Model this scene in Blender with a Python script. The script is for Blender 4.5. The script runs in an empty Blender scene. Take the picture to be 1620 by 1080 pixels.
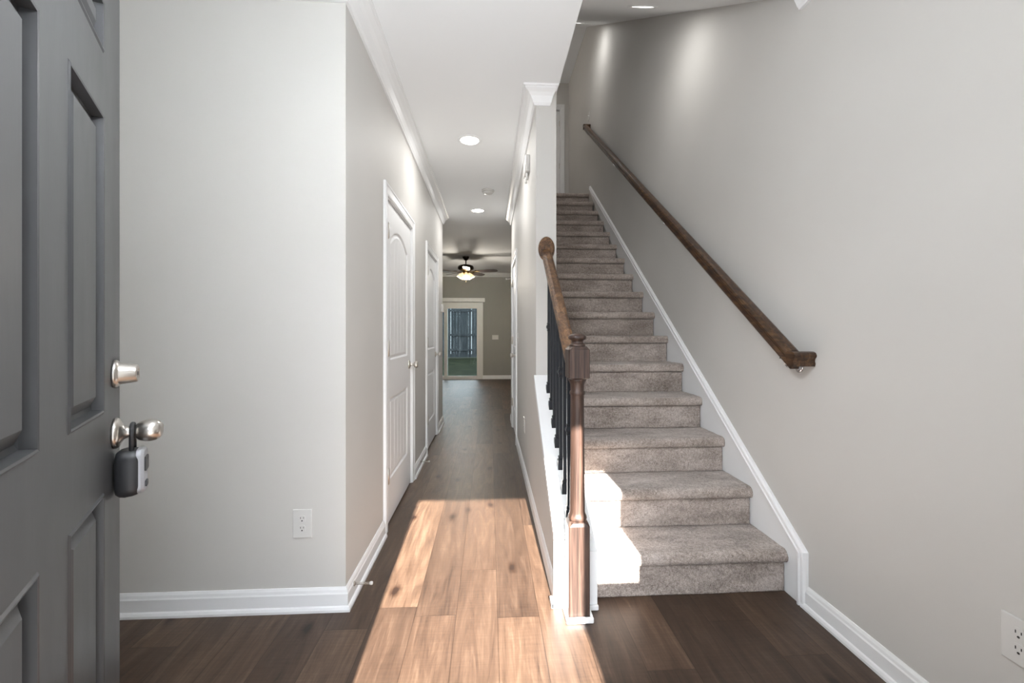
import bpy, bmesh, math, random
from mathutils import Vector, Matrix, noise
random.seed(7)
S = bpy.context.scene
COL = S.collection
PI = math.pi

# ------------------------------------------------------------------ camera
cam_data = bpy.data.cameras.new('camera')
cam = bpy.data.objects.new('camera', cam_data)
COL.objects.link(cam)
cam.location = (0, 0, 1.2065)
cam.rotation_euler = (PI / 2, 0, -0.0529)
cam_data.sensor_width = 36
cam_data.lens = 36 * 669.2 / 1620
cam_data.shift_y = -14.1 / 1620
cam_data.clip_start = 0.02
S.camera = cam

# ------------------------------------------------------------------ light and exposure
S.view_settings.view_transform = 'Standard'
S.view_settings.look = 'None'
S.view_settings.gamma = 1
S.view_settings.use_curve_mapping = False
S.view_settings.exposure = 0.42

world = bpy.data.worlds.new('world')
S.world = world
world.use_nodes = True
wn = world.node_tree
wn.nodes['Background'].inputs['Color'].default_value = (0.88, 0.93, 1.0, 1)
wn.nodes['Background'].inputs['Strength'].default_value = 10.5

sun_data = bpy.data.lights.new('sun', 'SUN')
sun_data.energy = 42
sun_data.angle = 0.0093
sun_data.color = (1.0, 0.95, 0.89)
sun = bpy.data.objects.new('sun', sun_data)
COL.objects.link(sun)
sun.location = (0, -12, 9)
sun.rotation_euler = Vector((-0.025, 1.0, -0.62)).to_track_quat('-Z', 'Y').to_euler()

def area_light(name, loc, size, energy, color=(1, 0.99, 0.97), rot=(0, 0, 0), spread=PI):
    d = bpy.data.lights.new(name, 'AREA')
    d.shape = 'DISK'; d.size = size; d.energy = energy; d.color = color; d.spread = spread
    o = bpy.data.objects.new(name, d); COL.objects.link(o)
    o.location = loc; o.rotation_euler = rot
    return o

# ------------------------------------------------------------------ materials
def mat(name, color, rough=0.5, metal=0.0, spec=0.5, emit=None, estr=0.0):
    m = bpy.data.materials.new(name); m.use_nodes = True
    b = m.node_tree.nodes['Principled BSDF']
    b.inputs['Base Color'].default_value = (*color, 1)
    b.inputs['Roughness'].default_value = rough
    b.inputs['Metallic'].default_value = metal
    b.inputs['Specular IOR Level'].default_value = spec
    if emit:
        b.inputs['Emission Color'].default_value = (*emit, 1)
        b.inputs['Emission Strength'].default_value = estr
    return m

class NT:
    """small node helper"""
    def __init__(self, m):
        self.t = m.node_tree; self.b = self.t.nodes['Principled BSDF']
    def n(self, kind, **kw):
        x = self.t.nodes.new(kind)
        for k, v in kw.items():
            setattr(x, k, v)
        return x
    def link(self, a, b): self.t.links.new(a, b)
    def math(self, op, a, b=None, c=None):
        x = self.n('ShaderNodeMath', operation=op)
        for i, v in enumerate((a, b, c)):
            if v is None: continue
            if isinstance(v, (int, float)): x.inputs[i].default_value = v
            else: self.link(v, x.inputs[i])
        return x.outputs[0]
    def coords(self, scale=(1, 1, 1), src='Object'):
        c = self.n('ShaderNodeTexCoord'); mp = self.n('ShaderNodeMapping')
        mp.inputs['Scale'].default_value = scale
        self.link(c.outputs[src], mp.inputs['Vector'])
        return mp.outputs['Vector']
    def noise(self, vec, scale, detail=2, rough=0.5, dist=0.0):
        x = self.n('ShaderNodeTexNoise')
        x.inputs['Scale'].default_value = scale; x.inputs['Detail'].default_value = detail
        x.inputs['Roughness'].default_value = rough; x.inputs['Distortion'].default_value = dist
        self.link(vec, x.inputs['Vector'])
        return x.outputs['Fac']
    def ramp(self, fac, stops):
        x = self.n('ShaderNodeValToRGB')
        e = x.color_ramp.elements
        while len(e) < len(stops): e.new(0.5)
        for i, (p, c) in enumerate(stops):
            e[i].position = p; e[i].color = (*c, 1)
        self.link(fac, x.inputs['Fac'])
        return x.outputs['Color']
    def mix(self, fac, a, b, mode='MIX'):
        x = self.n('ShaderNodeMix', data_type='RGBA', blend_type=mode)
        for s, v in ((x.inputs['Factor'], fac), (x.inputs['A'], a), (x.inputs['B'], b)):
            if isinstance(v, (int, float)): s.default_value = v
            elif isinstance(v, tuple): s.default_value = (*v, 1)
            else: self.link(v, s)
        return x.outputs['Result']
    def bump(self, h, strength, dist=0.002):
        x = self.n('ShaderNodeBump')
        x.inputs['Strength'].default_value = strength; x.inputs['Distance'].default_value = dist
        self.link(h, x.inputs['Height'])
        self.link(x.outputs['Normal'], self.b.inputs['Normal'])

def paint(name, color, rough, var=0.03, bump=0.08, bscale=220):
    m = mat(name, color, rough, spec=0.3)
    k = NT(m); v = k.coords()
    f = k.noise(v, 1.3, 2)
    lo = tuple(c * (1 - var) for c in color); hi = tuple(min(1, c * (1 + var)) for c in color)
    k.link(k.ramp(f, [(0.3, lo), (0.7, hi)]), k.b.inputs['Base Color'])
    k.bump(k.noise(v, bscale, 3), bump, 0.001)
    return m

M = {}
M['wall'] = paint('warm grey wall paint', (0.60, 0.585, 0.56), 0.62)
M['white'] = paint('white trim paint', (0.83, 0.835, 0.84), 0.35, 0.01, 0.02, 60)
M['ceiling'] = paint('white ceiling paint', (0.885, 0.90, 0.91), 0.8, 0.01)
M['doorwhite'] = paint('white door paint', (0.83, 0.835, 0.84), 0.45, 0.01, 0.03, 90)
M['plastic'] = mat('white plastic', (0.67, 0.66, 0.64), 0.35)
M['slot'] = mat('dark slot', (0.03, 0.03, 0.03), 0.5)
M['nickel'] = mat('satin nickel', (0.62, 0.59, 0.55), 0.28, 1.0)
M['chrome'] = mat('chrome', (0.75, 0.75, 0.76), 0.15, 1.0)
M['rubber'] = mat('black rubber', (0.022, 0.023, 0.026), 0.42)
M['greyplastic'] = mat('grey plastic', (0.42, 0.43, 0.46), 0.35, 0.4)
M['iron'] = mat('black iron', (0.008, 0.010, 0.014), 0.42, 0.0, 0.4)
M['bronze'] = mat('dark bronze', (0.035, 0.025, 0.018), 0.3, 0.9)
M['brass'] = mat('antique brass', (0.26, 0.18, 0.075), 0.38, 1.0)
M['vinyl'] = mat('white vinyl frame', (0.72, 0.71, 0.69), 0.4)
M['lens'] = mat('lamp lens', (0.9, 0.9, 0.9), 0.4, emit=(1, 0.96, 0.9), estr=6)
M['shade'] = mat('frosted glass shade', (0.9, 0.82, 0.65), 0.4, emit=(1.0, 0.74, 0.40), estr=0.85)
M['blade'] = mat('dark fan blade', (0.025, 0.018, 0.016), 0.35)
M['concrete'] = paint('concrete', (0.20, 0.20, 0.20), 0.9, 0.12, 0.3, 40)
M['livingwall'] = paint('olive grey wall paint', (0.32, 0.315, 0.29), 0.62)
M['skyblocker'] = paint('opposite blocker siding', (0.10, 0.10, 0.10), 0.8)
M['porchblocker'] = paint('porch blocker siding', (0.34, 0.345, 0.35), 0.8)
M['siding'] = paint('exterior siding', (0.55, 0.55, 0.54), 0.7)
M['roof'] = paint('roof shingles', (0.10, 0.10, 0.10), 0.9, 0.2)

# charcoal front door paint with faint wear
m = mat('charcoal door paint', (0.062, 0.064, 0.068), 0.36, spec=0.55); k = NT(m)
v = k.coords((1, 1, 0.35))
f = k.noise(v, 7, 5, 0.6)
k.link(k.ramp(f, [(0.3, (0.036, 0.037, 0.040)), (0.7, (0.052, 0.053, 0.056))]), k.b.inputs['Base Color'])
k.link(k.math('MULTIPLY_ADD', f, 0.22, 0.27), k.b.inputs['Roughness'])
k.bump(k.noise(k.coords((1, 1, 0.06)), 160, 3), 0.05, 0.001)
M['charcoal'] = m

# oak stain, grain runs along a chosen local axis
def wood(name, axis, dark, mid, light, rough=0.32):
    m = mat(name, mid, rough, spec=0.45); k = NT(m)
    sc = [26, 26, 26]; sc[axis] = 1.1
    v = k.coords(tuple(sc))
    f1 = k.noise(v, 1.6, 6, 0.62, 0.9)
    sc2 = [70, 70, 70]; sc2[axis] = 2.5
    f2 = k.noise(k.coords(tuple(sc2)), 2.2, 3, 0.6)
    f = k.math('ADD', k.math('MULTIPLY', f1, 0.7), k.math('MULTIPLY', f2, 0.3))
    k.link(k.ramp(f, [(0.38, dark), (0.5, mid), (0.63, light)]), k.b.inputs['Base Color'])
    k.bump(f2, 0.12, 0.001)
    return m
M['oak_z'] = wood('stained oak upright', 2, (0.020, 0.0115, 0.008), (0.046, 0.0255, 0.0185), (0.088, 0.051, 0.037), 0.45)
M['oak_y'] = wood('stained oak rail', 1, (0.040, 0.018, 0.008), (0.115, 0.055, 0.023), (0.235, 0.128, 0.060))
M['oak_dark'] = wood('dark stained oak rail', 1, (0.017, 0.0075, 0.004), (0.055, 0.026, 0.012), (0.145, 0.078, 0.036))

# plank floor: boards run along y
def floor_mat():
    m = mat('wood plank floor', (0.1, 0.06, 0.04), 0.40, spec=0.5); k = NT(m)
    c = k.n('ShaderNodeTexCoord'); sp = k.n('ShaderNodeSeparateXYZ')
    k.link(c.outputs['Object'], sp.inputs[0])
    X, Y = sp.outputs[0], sp.outputs[1]
    W, L = 0.176, 1.22
    xs = k.math('DIVIDE', k.math('ADD', X, 20.03), W)
    row = k.math('FLOOR', xs)
    wr = k.n('ShaderNodeTexWhiteNoise', noise_dimensions='1D'); k.link(row, wr.inputs['W'])
    ys = k.math('ADD', k.math('DIVIDE', k.math('ADD', Y, 20), L), wr.outputs['Value'])
    idx = k.math('FLOOR', ys)
    cb = k.n('ShaderNodeCombineXYZ'); k.link(row, cb.inputs[0]); k.link(idx, cb.inputs[1])
    pr = k.n('ShaderNodeTexWhiteNoise', noise_dimensions='2D'); k.link(cb.outputs[0], pr.inputs['Vector'])
    rnd = pr.outputs['Value']
    # grain, shifted per board
    gv = k.n('ShaderNodeCombineXYZ')
    k.link(k.math('MULTIPLY_ADD', rnd, 31.0, k.math('MULTIPLY', X, 11.0)), gv.inputs[0])
    k.link(k.math('MULTIPLY_ADD', rnd, 17.0, k.math('MULTIPLY', Y, 1.3)), gv.inputs[1])
    k.link(k.math('MULTIPLY', rnd, 7.0), gv.inputs[2])
    g1 = k.noise(gv.outputs[0], 1.5, 8, 0.66, 1.4)
    gv2 = k.n('ShaderNodeCombineXYZ')
    k.link(k.math('MULTIPLY_ADD', rnd, 50.0, k.math('MULTIPLY', X, 90.0)), gv2.inputs[0])
    k.link(k.math('MULTIPLY_ADD', rnd, 9.0, k.math('MULTIPLY', Y, 3.0)), gv2.inputs[1])
    g2 = k.noise(gv2.outputs[0], 1.6, 3, 0.6)
    # saw marks across the board
    gv3 = k.n('ShaderNodeCombineXYZ')
    k.link(k.math('MULTIPLY', X, 9.0), gv3.inputs[0]); k.link(k.math('MULTIPLY', Y, 110.0), gv3.inputs[1])
    g3 = k.noise(gv3.outputs[0], 1.0, 2, 0.5)
    f = k.math('ADD', k.math('MULTIPLY', g1, 0.62), k.math('ADD', k.math('MULTIPLY', g2, 0.26), k.math('MULTIPLY', g3, 0.12)))
    base = k.ramp(f, [(0.34, (0.026, 0.0150, 0.0098)), (0.45, (0.057, 0.0345, 0.0225)), (0.53, (0.076, 0.047, 0.031)), (0.64, (0.118, 0.078, 0.053))])
    tone = k.ramp(rnd, [(0.0, (0.60, 0.57, 0.56)), (0.35, (0.84, 0.80, 0.77)), (0.7, (1.06, 1.02, 0.98)), (1.0, (1.30, 1.27, 1.22))])
    colr = k.mix(1.0, base, tone, 'MULTIPLY')
    # knots
    kv = k.n('ShaderNodeCombineXYZ')
    k.link(k.math('MULTIPLY', X, 3.2), kv.inputs[0]); k.link(k.math('MULTIPLY', Y, 1.55), kv.inputs[1])
    vo = k.n('ShaderNodeTexVoronoi', voronoi_dimensions='2D'); vo.inputs['Scale'].default_value = 1.15
    nz = k.noise(c.outputs['Object'], 26, 2)
    k.link(kv.outputs[0], vo.inputs['Vector'])
    vs = k.n('ShaderNodeSeparateColor'); k.link(vo.outputs['Color'], vs.inputs[0])
    keep = k.math('MULTIPLY', k.math('GREATER_THAN', vs.outputs[0], 0.55), 1.0)
    kd = k.math('ADD', k.math('ADD', vo.outputs['Distance'], k.math('MULTIPLY', nz, 0.08)), keep)
    kn = k.ramp(kd, [(0.075, (0.24, 0.18, 0.16)), (0.095, (0.55, 0.48, 0.43)), (0.16, (1, 1, 1))])
    colr = k.mix(1.0, colr, kn, 'MULTIPLY')
    # seams
    fx = k.math('FRACT', xs); fy = k.math('FRACT', ys)
    ex = k.math('MULTIPLY', k.math('MINIMUM', fx, k.math('SUBTRACT', 1.0, fx)), W)
    ey = k.math('MULTIPLY', k.math('MINIMUM', fy, k.math('SUBTRACT', 1.0, fy)), L)
    e = k.math('MINIMUM', ex, ey)
    sm = k.ramp(k.math('DIVIDE', e, 0.0022), [(0.25, (0.45, 0.42, 0.40)), (1.0, (1, 1, 1))])
    colr = k.mix(1.0, colr, sm, 'MULTIPLY')
    k.link(colr, k.b.inputs['Base Color'])
    k.link(k.math('MULTIPLY_ADD', g2, 0.24, 0.32), k.b.inputs['Roughness'])
    h = k.math('ADD', k.math('MULTIPLY', f, 0.6), k.math('MINIMUM', k.math('DIVIDE', e, 0.003), 1.0))
    k.bump(h, 0.16, 0.0012)
    return m
M['floor'] = floor_mat()

# carpet
m = mat('taupe carpet', (0.3, 0.25, 0.22), 0.95, spec=0.1); k = NT(m); v = k.coords()
n1 = k.noise(v, 210, 3, 0.7); n2 = k.noise(k.coords((4.5, 11, 11)), 1.0, 3, 0.6); n3 = k.noise(v, 75, 2)
f = k.math('ADD', k.math('MULTIPLY', n1, 0.48), k.math('ADD', k.math('MULTIPLY', n2, 0.30), k.math('MULTIPLY', n3, 0.22)))
k.link(k.ramp(f, [(0.36, (0.165, 0.134, 0.115)), (0.5, (0.435, 0.368, 0.326)), (0.62, (0.68, 0.61, 0.565))]), k.b.inputs['Base Color'])
k.b.inputs['Sheen Weight'].default_value = 0.25
k.bump(k.math('ADD', n1, k.math('MULTIPLY', n3, 0.8)), 0.9, 0.006)
M['carpet'] = m

# glass, fence, grass, foliage
m = bpy.data.materials.new('tinted glass'); m.use_nodes = True
t = m.node_tree; t.nodes.clear()
out = t.nodes.new('ShaderNodeOutputMaterial'); mx = t.nodes.new('ShaderNodeMixShader')
tr = t.nodes.new('ShaderNodeBsdfTransparent'); gl = t.nodes.new('ShaderNodeBsdfGlossy'); fr = t.nodes.new('ShaderNodeFresnel')
tr.inputs['Color'].default_value = (0.56, 0.60, 0.60, 1); gl.inputs['Roughness'].default_value = 0.02
fr.inputs['IOR'].default_value = 1.45
t.links.new(fr.outputs[0], mx.inputs[0]); t.links.new(tr.outputs[0], mx.inputs[1]); t.links.new(gl.outputs[0], mx.inputs[2])
t.links.new(mx.outputs[0], out.inputs['Surface'])
M['glass'] = m
m = mat('weathered fence wood', (0.06, 0.07, 0.08), 0.9); k = NT(m)
f = k.noise(k.coords((9, 9, 0.5)), 2.0, 5, 0.6)
k.link(k.ramp(f, [(0.3, (0.014, 0.017, 0.020)), (0.55, (0.042, 0.048, 0.052)), (0.75, (0.10, 0.108, 0.112))]), k.b.inputs['Base Color'])
m.node_tree.nodes['Principled BSDF'].inputs['Specular IOR Level'].default_value = 0.1
M['fence'] = m
m = mat('lawn', (0.03, 0.05, 0.02), 0.95); k = NT(m)
f = k.noise(k.coords(), 2.2, 6, 0.7)
k.link(k.ramp(f, [(0.3, (0.006, 0.009, 0.006)), (0.6, (0.018, 0.021, 0.012)), (0.8, (0.05, 0.052, 0.034))]), k.b.inputs['Base Color'])
m.node_tree.nodes['Principled BSDF'].inputs['Specular IOR Level'].default_value = 0.03
M['grass'] = m

# ------------------------------------------------------------------ mesh helpers
class MB:
    """collects geometry in world (or root-local) coordinates and links it as one mesh"""
    def __init__(self): self.bm = bmesh.new()
    def box(self, x0, x1, y0, y1, z0, z1, bev=0.0, seg=1):
        b = bmesh.new()
        bmesh.ops.create_cube(b, size=1)
        for v in b.verts:
            v.co = Vector((x0 + (v.co.x + .5) * (x1 - x0), y0 + (v.co.y + .5) * (y1 - y0), z0 + (v.co.z + .5) * (z1 - z0)))
        if bev > 0:
            bmesh.ops.bevel(b, geom=list(b.edges), offset=bev, segments=seg, affect='EDGES', profile=0.5)
        self.add(b); return self
    def add(self, b, mtx=None):
        if mtx is not None: bmesh.ops.transform(b, matrix=mtx, verts=b.verts)
        me = bpy.data.meshes.new('tmp'); b.to_mesh(me); b.free()
        self.bm.from_mesh(me); bpy.data.meshes.remove(me)
        return self
    def prism(self, pts, vec, smooth=False):
        """closed polygon (list of 3D points) swept along vec"""
        b = self.bm; vec = Vector(vec)
        a = [b.verts.new(p) for p in pts]; c = [b.verts.new(Vector(p) + vec) for p in pts]
        n = len(pts)
        b.faces.new(a[::-1]); b.faces.new(c)
        for i in range(n):
            fc = b.faces.new((a[i], a[(i + 1) % n], c[(i + 1) % n], c[i])); fc.smooth = smooth
        return self
    def loft(self, rings, closed=True, caps=True, smooth=False):
        b = self.bm
        R = [[b.verts.new(p) for p in r] for r in rings]
        n = len(R[0])
        for i in range(len(R) - 1):
            for j in range(n if closed else n - 1):
                fc = b.faces.new((R[i][j], R[i][(j + 1) % n], R[i + 1][(j + 1) % n], R[i + 1][j])); fc.smooth = smooth
        if caps:
            b.faces.new(R[0][::-1]); b.faces.new(R[-1])
        return self
    def lathe(self, prof, origin, axis=(0, 0, 1), n=28, smooth=True):
        """prof: list of (radius, height along axis)"""
        q = Vector((0, 0, 1)).rotation_difference(Vector(axis).normalized())
        o = Vector(origin)
        rings = []
        for r, h in prof:
            r = max(r, 1e-4)
            rings.append([o + q @ Vector((r * math.cos(2 * PI * i / n), r * math.sin(2 * PI * i / n), h)) for i in range(n)])
        return self.loft(rings, True, True, smooth)
    def tube(self, pts, r, n=10, smooth=True):
        pts = [Vector(p) for p in pts]; rings = []
        up = Vector((0.12, 0.33, 1)).normalized()
        for i, p in enumerate(pts):
            d = (pts[min(i + 1, len(pts) - 1)] - pts[max(i - 1, 0)]).normalized()
            a = d.cross(up)
            if a.length < 1e-3: a = d.cross(Vector((1, 0, 0)))
            a.normalize(); c = d.cross(a)
            rr = r[i] if isinstance(r, (list, tuple)) else r
            rings.append([p + (a * math.cos(2 * PI * j / n) + c * math.sin(2 * PI * j / n)) * rr for j in range(n)])
        return self.loft(rings, True, True, smooth)
    def obj(self, name, material, parent=None, origin=None, local=False):
        bmesh.ops.recalc_face_normals(self.bm, faces=self.bm.faces)
        o_pt = Vector((0, 0, 0))
        if parent is not None and not local:
            o_pt = world_origin(parent)
        if parent is None and origin is not None:
            o_pt = Vector(origin)
        if o_pt.length > 0:
            for v in self.bm.verts: v.co -= o_pt
        me = bpy.data.meshes.new(name); self.bm.to_mesh(me); self.bm.free()
        me.materials.append(M[material] if isinstance(material, str) else material)
        o = bpy.data.objects.new(name, me); COL.objects.link(o)
        if parent is not None: o.parent = parent
        elif origin is not None: o.location = origin
        return o

def world_origin(o):
    p = Vector(o.location)
    while o.parent is not None:
        o = o.parent; p = p + Vector(o.location)
    return p

def tag(o, label, cat, group=None, kind=None):
    o['label'] = label; o['category'] = cat
    if group: o['group'] = group
    if kind: o['kind'] = kind
    return o
def thing(name, label, cat, loc=(0, 0, 0), rotz=0.0, group=None, kind=None):
    o = bpy.data.objects.new(name, None); COL.objects.link(o)
    o.empty_display_size = 0.1
    o.location = loc; o.rotation_euler = (0, 0, rotz)
    return tag(o, label, cat, group, kind)
def struct(o, label=None, cat=None):
    o['kind'] = 'structure'
    if label: o['label'] = label; o['category'] = cat
    return o
def mats(o, *names):
    for n in names: o.data.materials.append(M[n])
    return o

# ------------------------------------------------------------------ dimensions
CZ = 2.745                      # ceiling
XL, XK, XK2, XR = -0.628, 0.295, 0.425, 1.391
YF, YH, YB = 1.885, 5.70, 11.0  # facing wall, hall end, far wall
YKE = 2.68                      # where the full-height stair wall starts
R_, T_, Y1 = 0.1968, 0.263, 1.882
SL = R_ / T_
YS0, SM = 1.86, 0.6865          # sloped ceiling start and pitch
ZL = 16 * R_                    # upper landing
YEND, ZUC = 7.38, 5.59

# ------------------------------------------------------------------ room shell
struct(MB().box(-4.5, 2.0, 0.18, YB + 0.15, -0.12, 0).obj('floor', 'floor'), 'dark wood plank floor running down the hall', 'floor')
struct(MB().box(-14, 14, -14, 0.18, -0.20, -0.05).obj('ground_front', 'concrete'))
b = MB()
b.box(-4.5, -0.440, 0.16, 0.29, 0, 6.0); b.box(0.43, 0.515, 0.16, 0.29, 0, CZ); b.box(0.723, 2.0, 0.16, 0.29, 0, 6.0)
b.box(-0.440, 0.723, 0.16, 0.29, 2.06, 6.0); b.box(0.515, 0.723, 0.16, 0.29, 0, 1.068)
struct(b.obj('wall_front', 'wall'))
struct(MB().box(-16, 16, -17, -15, -.2, 5.6).obj('wall_opposite_blocker', 'skyblocker'))  # unseen house front, added to block low sky reflected in the front door
b = MB(); b.box(1.20, 1.35, -2.2, 0.16, -.1, 2.64); b.box(-1.85, -1.70, -2.2, 0.16, -.1, 2.64)  # unseen side walls added to cut daylight on the door and right wall
struct(b.obj('wall_porch_blocker', 'porchblocker'))
struct(MB().box(-2.6, 2.6, -1.20, 0.16, 2.64, 2.80).obj('ceiling_porch', 'ceiling'))
b = MB(); b.box(-1.85, XL, YF, YF + 0.12, 0, CZ)
struct(b.obj('wall_foyer', 'wall'), 'grey wall facing the entry behind the open front door', 'wall')
b = MB()
for y0, y1 in ((YF + 0.12, 2.60), (3.45, 4.25), (5.05, YH)): b.box(XL - 0.12, XL, y0, y1, 0, CZ)
for y0, y1 in ((2.60, 3.45), (4.25, 5.05)): b.box(XL - 0.12, XL, y0, y1, 2.05, CZ)
struct(b.obj('wall_left', 'wall'), 'grey left hallway wall with two white doors', 'wall')
struct(MB().box(-1.97, -1.85, 0.29, YF + 0.12, 0, CZ).obj('wall_nook', 'wall'))
b = MB()
b.box(XK, XK2, YKE, 4.585, 0, CZ); b.box(XK, XK2, 5.385, YH, 0, CZ); b.box(XK, XK2, 4.585, 5.385, 2.05, CZ)
struct(b.obj('wall_stair', 'wall'), 'narrow grey wall end between hallway and stairs', 'wall')
b = MB(); b.box(0.31, 0.43, YS0, 5.83, CZ + 0.06, 6.0)
struct(b.obj('wall_stairwell', 'wall'))
struct(MB().box(XR, XR + 0.12, 0.29, YEND + 0.12, 0, 6.0).obj('wall_right', 'wall'), 'tall plain grey wall to the right of the stairs', 'wall')
b = MB()
b.box(-4.5, XL - 0.12, YH, YH + 0.1, 0, CZ); b.box(XK2, 2.0, YH, YH + 0.1, 0, CZ)
b.box(-4.5, -4.38, YH + .1, YB, 0, CZ); b.box(1.88, 2.0, YH + .1, YB, 0, CZ)
struct(b.obj('wall_living', 'livingwall'))
b = MB()
SX0, SX1, SZ = -2.02, -0.20, 1.975
b.box(-4.5, SX0, YB, YB + .15, 0, 6); b.box(SX1, 2.0, YB, YB + .15, 0, 6); b.box(SX0, SX1, YB, YB + .15, SZ, 6)
struct(b.obj('wall_back', 'livingwall'), 'far grey living room wall with the glass patio door', 'wall')
# ceilings
b = MB()
b.box(-1.97, 0.43, 0.29, YH + 0.1, CZ, CZ + 0.06); b.box(0.43, XR + .1, 0.29, YS0, CZ, CZ + 0.06)
struct(b.obj('ceiling', 'ceiling'), 'white hallway ceiling with recessed lights', 'ceiling')
struct(MB().box(-4.5, 2.0, YH + 0.1, YB + .15, CZ, CZ + 0.08).obj('ceiling_living', 'ceiling'))
ye = YS0 + (ZUC - CZ) / SM
b = MB()
b.prism([(0.43, YS0, CZ), (0.43, ye, ZUC), (0.43, ye, ZUC + .15), (0.43, YS0, CZ + .15)], (XR - 0.43 + 0.1, 0, 0))
struct(b.obj('ceiling_stairs', 'ceiling'), 'sloped white ceiling above the stairs', 'ceiling')
struct(MB().box(-1.6, XR + .1, ye, YEND + .12, ZUC, ZUC + .15).obj('ceiling_landing', 'ceiling'))
# upper landing
struct(MB().box(-1.6, XR, Y1 + 15 * T_ + 0.03, YEND, ZL - 0.20, ZL).obj('floor_landing', 'carpet'))
b = MB()
DX0, DX1 = 0.45, 1.255
b.box(DX1, XR, YEND, YEND + .12, ZL, ZUC); b.box(-1.6, DX0, YEND, YEND + .12, ZL, ZUC); b.box(DX0, DX1, YEND, YEND + .12, ZL + 2.0, ZUC)
b.box(-1.72, -1.6, 5.7, YEND + .12, ZL, ZUC); b.box(-1.6, 0.31, 5.71, 5.83, ZL - .2, ZUC)
struct(b.obj('wall_landing', 'wall'), 'dim grey wall at the top of the stairs', 'wall')
# unseen roof, ridge raised to keep sun off the back fence
b = MB(); b.prism([(-4.6, -0.2, 6.0), (-4.6, 11.5, 6.0), (-4.6, 9.5, 9.0)], (6.7, 0, 0))
struct(b.obj('roof', 'roof'))
b = MB(); b.box(-4.6, -4.5, 0.18, YB + .15, -.1, 6); b.box(2.0, 2.1, 0.18, YB + .15, -.1, 6)
struct(b.obj('wall_exterior', 'siding'))

# ------------------------------------------------------------------ mouldings
def base_profile(h=0.098, t=0.014):
    # (out from wall, z): board with shoe, flat, and a stepped cap
    return [(0, 0), (t + .011, 0), (t + .011, .010), (t + .006, .019), (t, .023), (t, h - .026), (t - .003, h - .020), (t - .005, h - .010), (t - .008, h - .004), (.004, h), (0, h)]
def run(prof, p0, p1, out, m0=0.0, m1=0.0):
    """sweep a (out,z) profile from p0 to p1; m0/m1: mitre factor at each end"""
    p0, p1, out = Vector(p0), Vector(p1), Vector(out)
    d = (p1 - p0).normalized()
    r0 = [p0 + out * o + Vector((0, 0, z)) - d * (o * m0) for o, z in prof]
    r1 = [p1 + out * o + Vector((0, 0, z)) + d * (o * m1) for o, z in prof]
    return r0, r1
def moulding(segs, prof, name, label=None, cat=None, material='white'):
    b = MB()
    for s in segs: b.loft(run(prof, *s))
    return struct(b.obj(name, material), label, cat)
BP = base_profile()
CAS = 0.062
moulding([((-1.85, YF, 0), (XL, YF, 0), (0, -1, 0), 0, 1), ((XL, YF, 0), (XL, 2.535, 0), (1, 0, 0), 1, 0),
          ((XL, 3.514, 0), (XL, 4.185, 0), (1, 0, 0), 0, 0), ((XL, 5.113, 0), (XL, YH, 0), (1, 0, 0), 0, 1)],
         BP, 'baseboard_left', 'white baseboard along the foyer wall and left hallway', 'baseboard')
moulding([((XR, 0.31, 0), (XR, 1.795, 0), (-1, 0, 0), 0, 0)], BP, 'baseboard_right', 'white baseboard on the right wall before the stairs', 'baseboard')
moulding([((XK, 1.88, 0), (XK, 4.52, 0), (-1, 0, 0), 0, 0), ((XK, 5.45, 0), (XK, YH, 0), (-1, 0, 0), 0, 1), ((XK, YH + .1, 0), (XK2 + .2, YH + .1, 0), (0, 1, 0), 1, 0)],
         [(0, 0), (.012, 0), (.012, .072), (.009, .078), (.007, .088), (.004, .094), (.002, .098), (0, .098)], 'baseboard_hall', 'white baseboard along the right side of the hallway', 'baseboard')
moulding([((SX1 + .02, YB, 0), (1.88, YB, 0), (0, -1, 0), 0, 0)], BP, 'baseboard_back', 'white baseboard below the far living room wall', 'baseboard')
CP = [(0, -.098), (.012, -.098), (.014, -.090), (.020, -.084), (.026, -.070), (.036, -.050), (.052, -.034), (.068, -.024), (.074, -.020), (.076, -.012), (.084, -.010), (.086, 0), (0, 0)]
moulding([((-1.85, YF, CZ), (XL, YF, CZ), (0, -1, 0), 0, 1), ((XL, YF, CZ), (XL, YH, CZ), (1, 0, 0), 1, 0)], CP, 'trim_1', 'white crown moulding along the left hallway wall', 'moulding')
moulding([((XK, YKE, CZ), (XK, YH, CZ), (-1, 0, 0), 1, 0), ((XK, YKE, CZ), (.378, YKE, CZ), (0, -1, 0), 1, .6)],
         CP, 'trim_2', 'white crown moulding wrapping the narrow stair wall end', 'moulding')
moulding([((XR, 0.31, CZ), (XR, 1.82, CZ), (-1, 0, 0), 0, 0)], CP, 'trim_3', 'white crown moulding end at the top of the right wall', 'moulding')
moulding([((-4.38, YB, CZ), (1.88, YB, CZ), (0, -1, 0), 0, 0)], CP, 'trim_4', 'thin crown moulding above the far living room wall', 'moulding')

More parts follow.
